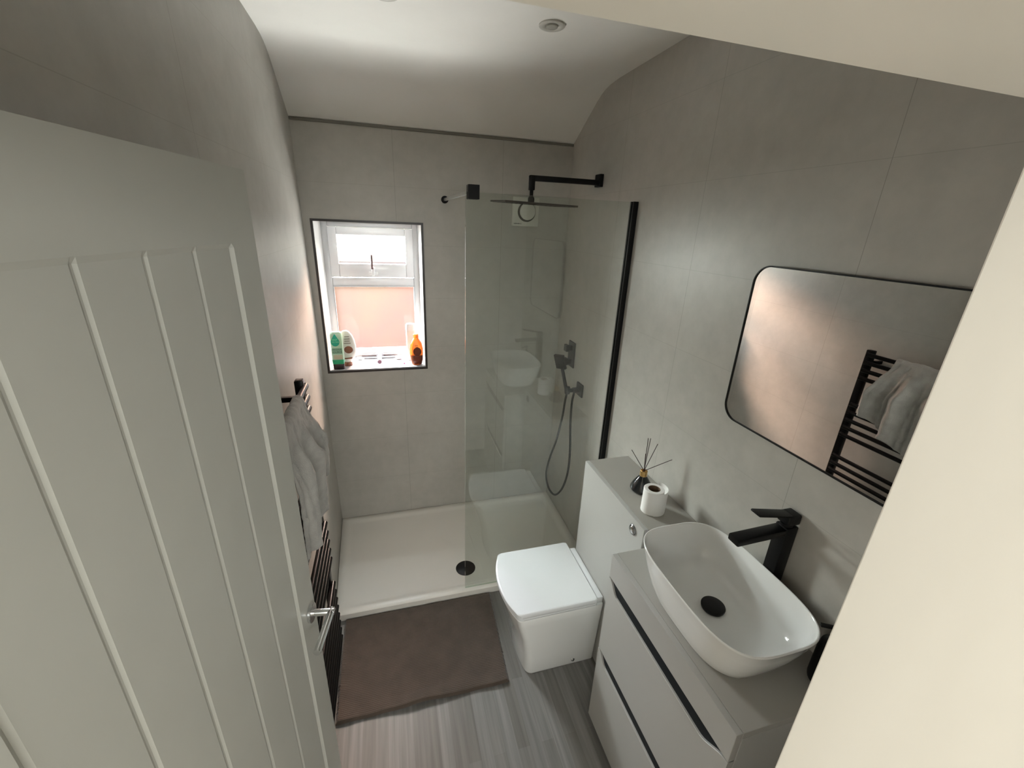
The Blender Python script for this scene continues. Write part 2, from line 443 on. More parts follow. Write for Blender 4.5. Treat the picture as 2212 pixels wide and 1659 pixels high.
for a in ((sx0, 0.120, sz0, sz1), (0.501, sx1, sz0, sz1), (0.120, 0.501, sz0, 1.640), (0.120, 0.501, 1.800, sz1)):
    bx(bm, a[0], a[1], YF-0.016, YF+0.02, a[2], a[3], 0.005)
vent = part('window_sash', bm, M_upvc, wn, smooth=True)
part('glass_pane', box(0.118, 0.503, YF+0.004, YF+0.010, 1.638, 1.802), M_frost, wn)
part('glass_pane', box(0.072, 0.547, YF+0.010, YF+0.016, 1.111, 1.508), M_frost, wn)
bm = bmesh.new()
bx(bm, 0.074, 0.0785, YF-0.004, YF+0.009, 1.111, 1.508, 0.001); bx(bm, 0.5415, 0.546, YF-0.004, YF+0.009, 1.111, 1.508, 0.001)
bx(bm, 0.0785, 0.5415, YF-0.004, YF+0.009, 1.111, 1.1155, 0.001); bx(bm, 0.0785, 0.5415, YF-0.004, YF+0.009, 1.5035, 1.508, 0.001)
part('glazing_bead', bm, mat('grey glazing gasket', (0.35, 0.36, 0.38), 0.5), wn)
bm = bmesh.new(); bx(bm, 0.284, 0.334, YF-0.030, YF-0.0165, 1.578, 1.596, 0.004); bx(bm, 0.300, 0.316, YF-0.042, YF-0.028, 1.572, 1.625, 0.004)
part('window_catch', bm, M_grey_handle, wn, smooth=True)
bm = bmesh.new(); t = bmesh.new(); bx(t, -0.0055, 0.0055, -0.005, 0.005, 0, 0.085, 0.003)
merge(bm, t, 0, Matrix.Translation((0.305, YF-0.046, 1.612)) @ Matrix.Rotation(math.radians(7), 4, 'X'))
part('window_handle', bm, M_dark_lever, wn, smooth=True, label='dark red-brown catch lever')
# white lined reveal and sill
bm = bmesh.new()
bx(bm, WX0, WX0+0.004, 0.002, YF, WZ0+0.004, WZ1); bx(bm, WX1-0.004, WX1, 0.002, YF, WZ0+0.004, WZ1); bx(bm, WX0+0.004, WX1-0.004, 0.002, YF, WZ1-0.004, WZ1)
part('window_reveal', bm, mat('white reveal board', (0.62, 0.62, 0.61), 0.3, var=0.01), wn)
SILL = WZ0 + 0.008
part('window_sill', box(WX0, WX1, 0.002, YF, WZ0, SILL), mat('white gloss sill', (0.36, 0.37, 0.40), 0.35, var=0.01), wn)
bm = bmesh.new(); q = 0.0085
bx(bm, WX0-q, WX0+.003, -0.0045, 0.003, WZ0-q, WZ1+q); bx(bm, WX1-.003, WX1+q, -0.0045, 0.003, WZ0-q, WZ1+q)
bx(bm, WX0+.003, WX1-.003, -0.0045, 0.003, WZ0-q, WZ0+.002); bx(bm, WX0+.003, WX1-.003, -0.0045, 0.003, WZ1-.003, WZ1+q)
struct(part('trim_3', bm, M_black_trim), 'thin black tile trim framing the window opening')

# ------------------------------------------------------------------ door leaf
P0 = Vector((0.14, -1.49, 0)); S = -0.165
tdir = Vector((S, -1, 0)).normalized(); ndir = Vector((1, S, 0)).normalized()
MD = Matrix.Identity(4)
for i in range(3):
    MD[i][0] = tdir[i]; MD[i][1] = ndir[i]; MD[i][2] = (0, 0, 1)[i]; MD[i][3] = P0[i]
# profile along t: (t, depth of the face)
gro = [0.097 + 0.1108*k for k in range(6)]
tp = [(0.0, -0.002), (0.002, 0.0)]
pf = [(0.0, -0.0015), (0.0015, 0.0), (gro[0]-0.007, 0.0), (gro[0], -0.006), (gro[0]+0.006, -0.004)]
for gk in gro[1:-1]:
    pf += [(gk-0.006, -0.004), (gk-0.0015, -0.0062), (gk+0.0015, -0.0062), (gk+0.006, -0.004)]
pf += [(gro[-1]-0.006, -0.004), (gro[-1], -0.006), (gro[-1]+0.007, 0.0), (0.7535, 0.0), (0.755, -0.0015)]
ZT = 1.966
zr = [(0.006, 0), (0.22, 0), (0.228, 1), (1.829, 1), (1.837, 0), (ZT, 0)]
bm = bmesh.new()
G = [[bm.verts.new(MD @ Vector((t, (d if k else (d if (t < .0015 or t > .7535) else 0.0)), z))) for (z, k) in zr] for (t, d) in pf]
for i in range(len(pf)-1):
    for j in range(len(zr)-1): bm.faces.new([G[i][j], G[i+1][j], G[i+1][j+1], G[i][j+1]])
B = [[bm.verts.new(MD @ Vector((t, -0.034, z))) for (z, k) in zr] for t in (0.0, 0.755)]
for j in range(len(zr)-1):
    bm.faces.new([G[0][j], G[0][j+1], B[0][j+1], B[0][j]]); bm.faces.new([G[-1][j], B[1][j], B[1][j+1], G[-1][j+1]])
    bm.faces.new([B[0][j], B[0][j+1], B[1][j+1], B[1][j]])
for j in (0, len(zr)-1): bm.faces.new([G[i][j] for i in range(len(pf))] + [B[1][j], B[0][j]])
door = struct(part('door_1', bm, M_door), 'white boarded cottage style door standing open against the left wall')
zh, th = 0.880, 0.040
bm = bmesh.new()
rot = MD @ Matrix.Translation((th, 0, zh)) @ Matrix.Rotation(-PI/2, 4, 'X')
lathe(bm, [(0.024, 0.0005), (0.0255, 0.002), (0.0255, 0.008), (0.0240, 0.0095), (0.009, 0.0095)], 32, rot)
rose = part('handle_rose', bm, M_chrome, door, smooth=True)
bm = bmesh.new()
lathe(bm, [(0.0095, 0.008), (0.0095, 0.062), (0.0088, 0.064)], 20, rot)
t = bmesh.new(); lathe(t, [(0.0095, -0.0095), (0.0095, 0.118), (0.0088, 0.120)], 20)
merge(bm, t, 0, MD @ Matrix.Translation((th, 0.0555, zh)) @ Matrix.Rotation(PI/2, 4, 'Y'))
part('door_handle', bm, M_chrome, door, smooth=True, label='chrome lever handle')

# ------------------------------------------------------------------ shower tray
def xt(y): return xl(y, 0.03) + 0.001
YT = -0.775; TZ = 0.041
bm = bmesh.new()
def tray_ring(ins, z, r, n=6):
    cs = [(W-0.001-ins, -0.001-ins), (xt(0)+ins, -0.001-ins), (xt(YT)+ins, YT+ins), (W-0.001-ins, YT+ins)]
    pts = []
    for k, (cx, cy) in enumerate(cs):
        sx = -1 if k in (0, 3) else 1; sy = -1 if k in (0, 1) else 1
        ox, oy = cx + sx*r, cy + sy*r
        a0 = (0, PI/2, PI, 1.5*PI)[k]
        for q in range(n+1):
            a = a0 + PI/2*q/n; pts.append((ox + r*math.cos(a), oy + r*math.sin(a), z))
    return pts
rings = [tray_ring(0.0, 0.0015, 0.004), tray_ring(0.0, TZ-0.003, 0.004), tray_ring(0.003, TZ, 0.006), tray_ring(0.032, TZ, 0.012),
         tray_ring(0.040, TZ-0.002, 0.016), tray_ring(0.052, TZ-0.008, 0.026), tray_ring(0.066, TZ-0.0105, 0.032)]
loft(bm, rings)
DRX, DRY = 0.722, -0.602
tray = thing('shower_tray', 'low white shower tray on the floor below the window', 'shower tray', (0.72, -0.39, 0))
part('tray_body', bm, M_tray, tray, smooth=True)
bm = bmesh.new(); lathe(bm, [(0.055, TZ-0.0105), (0.0555, TZ-0.0075), (0.053, TZ-0.0055), (0.0, TZ-0.0050)][:3], 40, Matrix.Translation((DRX, DRY, 0)))
part('waste_cover', bm, M_black, tray, smooth=True, label='round black drain cover')

# ------------------------------------------------------------------ shower screen
GY = -0.749; GX = 0.694; GZ = 2.0
scr = thing('shower_screen', 'clear glass shower screen with black wall channel and brace bar', 'shower screen', (1.06, GY, TZ))
bm = bmesh.new()
bx(bm, GX, W-0.004, GY-0.004, GY+0.004, TZ+0.001, GZ)
bm.faces.ensure_lookup_table()
for f_ in bm.faces:
    f_.normal_update()
    if abs(f_.normal.y) < 0.5: f_.material_index = 1
part('glass_panel', bm, [M_glass, M_glass_edge], scr)
bm = bmesh.new(); bx(bm, W-0.024, W-0.0005, GY-0.014, GY-0.0045, TZ, GZ+0.002, 0.001); bx(bm, W-0.024, W-0.0005, GY+0.0045, GY+0.014, TZ, GZ+0.002, 0.001)
bx(bm, W-0.0035, W-0.0005, GY-0.0045, GY+0.0045, TZ, GZ+0.002)
part('wall_channel', bm, M_black, scr)
AX = 0.722
bm = bmesh.new(); bx(bm, AX-0.021, AX+0.023, GY-0.022, GY-0.0045, 1.975, 2.026, 0.002); bx(bm, AX-0.021, AX+0.023, GY+0.0045, GY+0.020, 1.975, 2.026, 0.002)
bx(bm, AX-0.021, AX+0.023, GY-0.012, GY+0.012, 2.0005, 2.026, 0.002)
part('brace_clamp', bm, M_black, scr)
bm = bmesh.new(); tube(bm, [(AX-0.003, GY+0.019, 2.003), (AX-0.012, -0.014, 2.003)], 0.009, 4)
part('brace_bar', bm, M_steel, scr, label='slim grey metal bar')
bm = bmesh.new(); lathe(bm, [(0.019, 0.001), (0.019, 0.012), (0.012, 0.016)], 24, Matrix.Translation((AX-0.012, 0, 2.003)) @ Matrix.Rotation(PI/2, 4, 'X'))
part('brace_foot', bm, M_black, scr, smooth=True)

# ------------------------------------------------------------------ overhead shower
SY = -0.385
sh = thing('overhead_shower', 'wide thin square black shower head on a wall arm', 'shower head', (W, SY, 2.11))
bm = bmesh.new(); bx(bm, W-0.020, W-0.0005, SY-0.028, SY+0.028, 2.082, 2.139, 0.002)
part('wall_flange', bm, M_black, sh)
bm = bmesh.new(); bx(bm, 1.062, W-0.018, SY-0.012, SY+0.012, 2.089, 2.113, 0.003); bx(bm, 1.062, 1.088, SY-0.0125, SY+0.0125, 2.048, 2.1125, 0.003)
part('shower_arm', bm, M_black, sh, smooth=True)
bm = bmesh.new(); lathe(bm, [(0.0125, 1.992), (0.0150, 1.998), (0.0155, 2.012), (0.011, 2.020), (0.0088, 2.024), (0.0088, 2.049)], 24, Matrix.Translation((1.0755, SY, 0)))
part('swivel_joint', bm, M_black, sh, smooth=True)
bm = bmesh.new(); lathe(bm, [(0.0096, 2.0215), (0.0096, 2.0240)], 24, Matrix.Translation((1.0755, SY, 0)))
part('joint_ring', bm, M_chrome, sh)
bm = bmesh.new(); bx(bm, -0.174, 0.174, -0.15, 0.15, -0.004, 0.004, 0.0015); 
t = bmesh.new()
for i in range(15):
    for j in range(13):
        bx(t, -0.162+i*0.0231-0.003, -0.162+i*0.0231+0.003, -0.132+j*0.022-0.003, -0.132+j*0.022+0.003, -0.0052, -0.0038)
merge(bm, t)
o = part('shower_plate', bm, mat('black shower plate', (0.022, 0.013, 0.011), 0.35, var=0.1), None)
o.parent = sh; o.matrix_parent_inverse = world_of(sh).inverted()
o.location = (1.083, SY, 1.990); o.rotation_euler = (math.radians(2.3), math.radians(1.1), 0)

# ------------------------------------------------------------------ shower valve
vl = thing('shower_valve', 'black rectangular shower valve plate with two square knobs on the wall', 'shower valve', (W, -0.237, 1.175))
part('valve_plate', box(W-0.009, W-0.0005, -0.281, -0.193, 1.099, 1.253, 0.002), M_black, vl)
for z in (1.216, 1.133):
    bm = bmesh.new(); bx(bm, W-0.030, W-0.008, -0.250, -0.222, z-0.014, z+0.014, 0.002); bx(bm, W-0.050, W-0.030, -0.256, -0.216, z-0.020, z+0.020, 0.003)
    part('valve_knob', bm, M_black, vl)

# ------------------------------------------------------------------ hand shower
hs = thing('hand_shower', 'black hand shower with square head and looping hose in a wall bracket', 'hand shower', (W, -0.40, 1.01))
HY, HZ = -0.395, 1.006
bm = bmesh.new(); bx(bm, W-0.011, W-0.0005, HY-0.040, HY+0.036, HZ-0.036, HZ+0.040, 0.002)
bx(bm, W-0.050, W-0.010, HY-0.013, HY+0.013, HZ-0.013, HZ+0.013, 0.003)
part('wall_bracket', bm, M_black, hs)
bm = bmesh.new(); 
hx = 1.350
lathe(bm, [(0.013, -0.020), (0.016, -0.012), (0.0165, 0.020), (0.014, 0.024)], 20, Matrix.Translation((hx, HY, HZ)) @ Matrix.Rotation(math.radians(-12), 4, 'X') )
bx(bm, hx+0.008, W-0.048, HY-0.010, HY+0.010, HZ-0.010, HZ+0.010, 0.003)
part('handset_holder', bm, M_black, hs, smooth=True)
ha = Vector((hx, HY-0.002, HZ-0.022)); hb = Vector((1.352, -0.292, 1.108))
bm = bmesh.new(); tube(bm, [ha, ha.lerp(hb, .3), ha.lerp(hb, .7), hb], [0.0095, 0.0105, 0.0105, 0.010], 12)
part('handset_grip', bm, M_black, hs, smooth=True)
bm = bmesh.new()
t = bmesh.new(); bx(t, -0.036, 0.036, -0.009, 0.009, -0.045, 0.045, 0.003)
for i in range(6):
    bx(t, -0.028, 0.028, -0.0118, -0.0085, -0.034+i*0.0125, -0.027+i*0.0125, 0.0005, mi=0)
ang = Matrix.Rotation(math.radians(38), 4, 'Z') @ Matrix.Rotation(math.radians(-30), 4, 'X')
merge(bm, t, 0, Matrix.Translation((1.350, -0.258, 1.138)) @ Matrix.Rotation(math.radians(-62), 4, 'Z') @ Matrix.Rotation(math.radians(14), 4, 'X') @ Matrix.Rotation(math.radians(-8), 4, 'Y'))
part('shower_handset', bm, M_black, hs)
hose = catmull([(1.350, -0.392, 0.985), (1.352, -0.372, 0.93), (1.366, -0.322, 0.80), (1.378, -0.235, 0.60), (1.390, -0.130, 0.42), (1.396, -0.075, 0.30), (1.396, -0.065, 0.225), (1.394, -0.105, 0.175),
                (1.392, -0.185, 0.165), (1.390, -0.275, 0.205), (1.388, -0.370, 0.32), (1.386, -0.430, 0.47), (1.384, -0.440, 0.62), (1.382, -0.412, 0.80), (1.385, -0.398, 0.93), (1.395, -0.396, 0.994)], 10)
bm = bmesh.new(); rr = [0.0062 + 0.0006*(i % 2) for i in range(len(hose))]; tube(bm, hose, rr, 12)
part('shower_hose', bm, M_black, hs, smooth='all')

# ------------------------------------------------------------------ extractor fan
FX, FZ = 1.1655, 1.9625
fan = thing('extractor_fan', 'square white extractor fan with round centre high on window wall', 'fan', (FX, 0, FZ))
rotf = Matrix.Translation((FX, 0, FZ)) @ Matrix.Rotation(PI/2, 4, 'X')
bm = bmesh.new(); bx(bm, FX-0.078, FX+0.078, -0.022, -0.0005, FZ-0.077, FZ+0.077, 0.004)
part('fan_housing', bm, M_fan, fan, smooth=True)
bm = bmesh.new()
t = bmesh.new(); prof = [(0.0445, 0.0225), (0.0535, 0.0225), (0.0535, 0.0232), (0.0445, 0.0232)]
lathe(bm, [(0.0530, 0.0215), (0.0530, 0.0226)], 48, Matrix.Translation((0.005, 0, 0)) @ rotf)
part('fan_grille', bm, M_fan_dark, fan, label='dark ring gap')
bm = bmesh.new(); lathe(bm, [(0.0445, 0.0228), (0.0455, 0.027), (0.0450, 0.033), (0.043, 0.0345)], 48, Matrix.Translation((0.008, 0, 0.002)) @ rotf)
part('fan_cover', bm, M_fan, fan, smooth=True)
bm = bmesh.new()
xx = FX-0.069
for wv in (.0035,.0035,.0035,.0035,.0028,.0035,.0038,.0028,.0035):
    bx(bm, xx, xx+wv, -0.0228, -0.0218, FZ-0.0655, FZ-0.0625+random.choice((0,.001,.002)), 0); xx += wv+0.0006
xx += 0.004
bx(bm, xx, xx+0.0022, -0.0228, -0.0218, FZ-0.067, FZ-0.060, 0); bx(bm, xx, xx+0.005, -0.0228, -0.0218, FZ-0.0655, FZ-0.0640, 0); bx(bm, xx, xx+0.005, -0.0228, -0.0218, FZ-0.0612, FZ-0.0600, 0)
part('printed_mark', bm, mat('dark print', (0.05, 0.05, 0.05), 0.6), fan, label='tiny dark printed mark')

# ------------------------------------------------------------------ toilet unit
CX = 1.212; CY0, CY1 = -1.455, -0.968; CZ = 0.893
cu = thing('toilet_unit', 'light grey boxed cistern cabinet behind the toilet', 'cabinet', (1.32, -1.21, 0))
part('cabinet_body', box(CX+0.019, W-0.001, CY0, CY1, 0.001, CZ-0.019, 0.001), M_cab, cu)
part('front_panel', box(CX, CX+0.018, CY0, CY1, 0.001, CZ, 0.0015), M_cab, cu)
part('cabinet_top', box(CX+0.0185, W-0.001, CY0, CY1, CZ-0.018, CZ, 0.001), M_top, cu)
rb = Matrix.Translation((CX, -1.392, 0.848)) @ Matrix.Rotation(-PI/2, 4, 'Y')
bm = bmesh.new(); lathe(bm, [(0.0205, 0.0003), (0.0205, 0.003), (0.018, 0.0055), (0.0150, 0.0055), (0.0148, 0.003)], 32, rb)
part('flush_bezel', bm, mat('dark chrome ring', (0.28, 0.28, 0.29), 0.25, metal=1.0), cu, smooth=True)
bm = bmesh.new(); lathe(bm, [(0.0142, 0.001), (0.0142, 0.006), (0.012, 0.008), (0.004, 0.0085)], 32, rb)
part('flush_button', bm, M_chrome, cu, smooth=True)

# ------------------------------------------------------------------ toilet
tl = thing('toilet', 'white square-cornered toilet with its lid closed', 'toilet', (1.0, -1.10, 0))
TY = -1.105
def trg(x0, x1, hw, z, bow=0.02, r=0.03, n=7):
    """plan ring: straight back at x1, bowed front at x0"""
    pts = []
    for k in range(n+1):      # back right corner
        a = PI/2*k/n; pts.append((x1-0.012+0.012*math.cos(a), TY+hw-0.012+0.012*math.sin(a), z))
    for k in range(n+1):
        a = PI/2+PI/2*k/n*0.86; pts.append((x0+bow+r+r*math.cos(a), TY+hw-r+r*math.sin(a), z))
    m = 14
    y0 = TY+hw-r*0.9; 
    for k in range(1, m):
        s = 1-2*k/m; y = TY + s*(hw-r*0.9)
        pts.append((x0 + bow*(abs(s)**2.2)*0.98, y, z))
    for k in range(n+1):
        a = PI+PI/2*0.14 + PI/2*k/n*0.86; pts.append((x0+bow+r+r*math.cos(a), TY-hw+r+r*math.sin(a), z))
    for k in range(n+1):
        a = 1.5*PI+PI/2*k/n; pts.append((x1-0.012+0.012*math.cos(a), TY-hw+0.012+0.012*math.sin(a), z))
    return pts
LZ = 0.402
bm = bmesh.new()
loft(bm, [trg(0.868, CX-0.001, 0.152, 0.001, .012, .035), trg(0.866, CX-0.001, 0.155, 0.010, .012, .035), trg(0.860, CX-0.001, 0.160, 0.10, .014, .035), trg(0.835, CX-0.001, 0.168, 0.22, .02, .032),
          trg(0.800, CX-0.001, 0.175, 0.32, .028, .028), trg(0.790, CX-0.001, 0.178, 0.357, .030, .028), trg(0.793, CX-0.002, 0.176, 0.362, .030, .028)])
part('toilet_pan', bm, M_ceramic, tl, smooth=True)
bm = bmesh.new()
loft(bm, [trg(0.789, 1.176, 0.177, 0.3635, .032, .028), trg(0.786, 1.178, 0.179, 0.366, .032, .028), trg(0.786, 1.178, 0.179, 0.3745, .032, .028), trg(0.789, 1.176, 0.177, 0.3765, .032, .028)])
part('toilet_seat', bm, M_ceramic_lid, tl, smooth=True)
bm = bmesh.new()
loft(bm, [trg(0.784, 1.176, 0.180, 0.3785, .034, .026), trg(0.781, 1.178, 0.182, 0.381, .034, .026), trg(0.781, 1.178, 0.182, LZ-0.004, .034, .026), trg(0.784, 1.176, 0.180, LZ-0.001, .034, .026), trg(0.788, 1.172, 0.176, LZ, .034, .026)])
part('toilet_lid', bm, M_ceramic_lid, tl, smooth=True)
part('seat_hinge', box(1.182, 1.2105, TY-0.165, TY+0.145, 0.3635, 0.392, 0.004), M_ceramic_lid, tl, smooth=True)
bm = bmesh.new(); lathe(bm, [(0.009, 0.0), (0.009, 0.003), (0.006, 0.006), (0.002, 0.0075)], 20, Matrix.Translation((1.105, TY-0.1545, 0.030)) @ Matrix.Rotation(PI/2, 4, 'X'))
part('fixing_cap', bm, M_chrome, tl, smooth=True)

# ------------------------------------------------------------------ vanity unit
VX = 1.080; VY0, VY1 = -2.056, -1.482; VZ = 0.842
vu = thing('vanity_unit', 'light grey two-drawer vanity cabinet with dark recessed grips under the basin', 'cabinet', (1.26, -1.763, 0))
part('cabinet_body', box(VX+0.020, W-0.001, VY0, VY1, 0.001, VZ-0.0195, 0.001), M_cab, vu)
part('cabinet_top', box(VX+0.0185, W-0.001, VY0, VY1, VZ-0.019, VZ, 0.001), mat('grey cabinet worktop', (0.40, 0.39, 0.365), 0.38, var=0.02), vu)
# front fascia below the worktop edge, scooped along its lower edge
def front_panel(z0, z1, scoop_top, scoop_bot):
    """front panel in the YZ plane at x VX..VX+.018; its top edge dips between the ends to leave a finger recess"""
    ys = [VY0+0.0005 + (VY1-VY0-0.001)*i/60 for i in range(61)]
    bm = bmesh.new(); cols = []
    for y in ys:
        d = min(y-VY0, VY1-y)
        s = max(0.0, min(1.0, (d-0.006)/(0.086 if y-VY0 < VY1-y else 0.052))); s = s*s*(3-2*s)
        cols.append((y, z0 + scoop_bot*s, z1 - scoop_top*s))
    F = [[bm.verts.new((x, y, z)) for x, z in ((VX, a), (VX, b-0.0015), (VX+0.0015, b), (VX+0.018, b), (VX+0.018, a))] for (y, a, b) in cols]
    for i in range(60):
        for k in range(5): bm.faces.new([F[i][k], F[i][(k+1)%5], F[i+1][(k+1)%5], F[i+1][k]])
    bm.faces.new(F[0]); bm.faces.new(list(reversed(F[-1])))
    return bm
dz1 = 0.742; dz2 = 0.398
part('fascia_panel', box(VX, VX+0.018, VY0+0.0005, VY1-0.0005, dz1+0.004, VZ, 0.0012), M_cab, vu)
def grip(z1, z2):
    bm = bmesh.new(); F = []
    for i in range(61):
        y = VY0+0.002 + (VY1-VY0-0.004)*i/60
        d = min(y-VY0, VY1-y); q = max(0.0, min(1.0, (d-0.006)/(0.086 if y-VY0 < VY1-y else 0.052))); q = q*q*(3-2*q)
        zb = z1 - 0.041*q - 0.004
        F.append([bm.verts.new(p) for p in ((VX+0.0035, y, z2-0.0002), (VX+0.0065, y, zb+0.003), (VX+0.0192, y, zb+0.003), (VX+0.0192, y, z2-0.0002))])
    for i in range(60):
        for k in range(4): bm.faces.new([F[i][k], F[i][(k+1)%4], F[i+1][(k+1)%4], F[i+1][k]])
    bm.faces.new(F[0]); bm.faces.new(list(reversed(F[-1])))
    return bm
for z0, z1 in ((dz2+0.004, dz1), (0.02, dz2)):
    d = part('drawer', front_panel(z0, z1, 0.041, 0.0), M_cab, vu)
    part('recess_grip', grip(z1, z1+0.004), M_cab_dark, d, label='dark recessed grip')

# ------------------------------------------------------------------ basin
BX, BY, BZ = 1.2305, -1.785, VZ + 0.0005
RZ = 0.998
ba = thing('countertop_basin', 'white rounded rectangular countertop basin on the vanity', 'basin', (BX, BY, BZ))
A_, B_ = 0.1555, 0.229
rings = []
for f_, z in ((0.70, BZ), (0.735, BZ+0.002), (0.775, BZ+0.014), (0.835, BZ+0.045), (0.895, BZ+0.08), (0.945, BZ+0.115), (0.985, BZ+0.148), (0.995, RZ-0.003), (0.990, RZ), (0.975, RZ), (0.968, RZ-0.004),
              (0.950, RZ-0.022), (0.915, RZ-0.055), (0.86, RZ-0.088), (0.76, RZ-0.112), (0.60, RZ-0.124), (0.40, RZ-0.1285), (0.18, RZ-0.1300)):
    e = 3.6 if z > BZ+0.02 and f_ > 0.7 else 3.2
    if f_ < 0.7: e = 3.2 - (0.7-f_)*2
    rings.append(superring(BX, BY, z, A_*f_, B_*f_*(1.0 if f_ > .6 else 1.0), e, 80))
bm = bmesh.new(); loft(bm, rings)
part('basin_bowl', bm, M_ceramic, ba, smooth='all')
bm = bmesh.new(); lathe(bm, [(0.029, RZ-0.1300), (0.0320, RZ-0.1270), (0.0335, RZ-0.1200), (0.0325, RZ-0.1175), (0.028, RZ-0.1155), (0.010, RZ-0.1145)], 40, Matrix.Translation((1.243, BY+0.012, 0)))
part('basin_waste', bm, M_black, ba, smooth=True, label='domed round black waste cover')

# ------------------------------------------------------------------ tap
TPY = -1.788
tp = thing('basin_tap', 'tall black square basin tap with flat lever behind the basin', 'tap', (1.408, TPY, VZ))
part('tap_body', box(1.389, 1.4285, TPY-0.019, TPY+0.019, VZ+0.0005, 1.148, 0.003), M_black, tp, smooth=True)
bm = bmesh.new(); t = bmesh.new(); bx(t, -0.160, 0.0, -0.0185, 0.0185, -0.020, 0.0, 0.004)
merge(bm, t, 0, Matrix.Translation((1.391, TPY, 1.144)) @ Matrix.Rotation(math.radians(-2), 4, 'Y'))
part('tap_spout', bm, M_black, tp, smooth=True)
bm = bmesh.new(); lathe(bm, [(0.0165, 1.1485), (0.0165, 1.156)], 24, Matrix.Translation((1.404, TPY, 0)))
bx(bm, 1.386, 1.4285, TPY-0.020, TPY+0.020, 1.156, 1.188, 0.006, 3)
t = bmesh.new(); bx(t, -0.118, 0.012, -0.0165, 0.0165, -0.007, 0.0, 0.003)
merge(bm, t, 0, Matrix.Translation((1.398, TPY, 1.188)) @ Matrix.Rotation(math.radians(11), 4, 'Y'))
part('tap_lever', bm, M_black, tp, smooth=True)

# ------------------------------------------------------------------ soap dispenser
sd = thing('soap_dispenser', 'black pump soap dispenser at the near end of the vanity', 'soap dispenser', (1.386, -2.015, VZ))
sdm = Matrix.Translation((1.388, -2.008, VZ+0.0005))
bm = bmesh.new(); lathe(bm, [(0.030, 0), (0.036, 0.003), (0.0375, 0.012), (0.0375, 0.105), (0.034, 0.120), (0.022, 0.128), (0.014, 0.131)], 32, sdm)
part('bottle_body', bm, M_black, sd, smooth=True)
bm = bmesh.new(); lathe(bm, [(0.0135, 0.1312), (0.0135, 0.143), (0.006, 0.1445), (0.0055, 0.172), (0.0125, 0.173), (0.0125, 0.180)], 24, sdm)
t = bmesh.new(); bx(t, -0.052, 0.0, -0.0045, 0.0045, 0.1715, 0.1795, 0.002)
merge(bm, t, 0, sdm @ Matrix.Rotation(math.radians(-30), 4, 'Z'))
part('pump', bm, M_black, sd, smooth=True)

# ------------------------------------------------------------------ reed diffuser
rd = thing('reed_diffuser', 'black cone-shaped reed diffuser on the cistern cabinet', 'diffuser', (1.340, -1.222, CZ))
RDM = Matrix.Translation((1.338, -1.228, CZ+0.0005))
bm = bmesh.new(); lathe(bm, [(0.030, 0), (0.040, 0.002), (0.0445, 0.008), (0.044, 0.016), (0.036, 0.034), (0.022, 0.056), (0.0145, 0.067), (0.0135, 0.070)], 40, RDM)
part('diffuser_bottle', bm, M_black_gloss, rd, smooth=True)
bm = bmesh.new(); lathe(bm, [(0.0145, 0.068), (0.0145, 0.090), (0.0130, 0.0915), (0.0105, 0.0915), (0.0100, 0.086)], 32, RDM)
part('gold_collar', bm, M_gold, rd, smooth=True, label='gold collar')
base = Vector((1.338, -1.228, CZ+0.090))
for d in ((-0.048, 0.035, 0.082), (0.002, -0.004, 0.148), (0.000, 0.008, 0.143), (0.028, -0.018, 0.128), (0.055, -0.082, 0.092), (-0.006, 0.000, 0.078)):
    bm = bmesh.new(); dv = Vector(d); tube(bm, [base - dv.normalized()*0.02, base + dv], 0.0013, 8)
    part('reed', bm, M_reed, rd, smooth=True)

# ------------------------------------------------------------------ toilet roll
RL = Vector((1.300, -1.357, CZ+0.0005))
tr_ = thing('toilet_roll', 'white toilet roll standing on end with a loose sheet', 'toilet roll', RL)
def roll_rings():
    n = 64; out = []
    ro, ri, h = 0.0375, 0.0225, 0.097
    for (r, z) in ((ri, 0.0), (ro-0.002, 0.0), (ro, 0.002), (ro, h-0.002), (ro-0.002, h), (ri, h), (ri, 0.0)):
        out.append([(RL.x + r*math.cos(2*PI*k/n), RL.y + r*math.sin(2*PI*k/n), RL.z + z) for k in range(n)])
    return out
bm = bmesh.new(); loft(bm, roll_rings(), 0, False, False)
part('paper_roll', bm, M_paper, tr_, smooth=True)
bm = bmesh.new()
ro_ = 0.0223; n = 40
lathe(bm, [(0.0223, 0.0005), (0.0223, 0.0965), (0.0208, 0.0965), (0.0208, 0.0005)], 40, Matrix.Translation(RL), capb=False, capt=False)
part('cardboard_core', bm, M_card, tr_, smooth=True, label='brown cardboard core')
# loose outer sheet peeling away towards the wall
bm = bmesh.new(); pts = []
for k in range(33):
    a = math.radians(-110 + 150*k/32); s = k/32
    r = 0.0379 + 0.0215*math.sin(PI*min(1, s*0.62+0.05))*(s**0.8)
    pts.append((RL.x + r*math.cos(a), RL.y + r*math.sin(a)))
t0 = [[bm.verts.new((x*1, y*1, RL.z + z)) for z in (0.0005, 0.0965)] for x, y in pts]
t1 = [[bm.verts.new((RL.x + (x-RL.x)*1.018, RL.y + (y-RL.y)*1.018, RL.z + z)) for z in (0.0005, 0.0965)] for x, y in pts]
for k in range(32):
    bm.faces.new([t0[k][0], t0[k+1][0], t0[k+1][1], t0[k][1]]); bm.faces.new([t1[k][0], t1[k][1], t1[k+1][1], t1[k+1][0]])
    bm.faces.new([t0[k][1], t0[k+1][1], t1[k+1][1], t1[k][1]]); bm.faces.new([t0[k][0], t1[k][0], t1[k+1][0], t0[k+1][0]])
for k in (0, 32): bm.faces.new([t0[k][0], t0[k][1], t1[k][1], t1[k][0]])
part('loose_sheet', bm, M_paper, tr_, smooth=True)

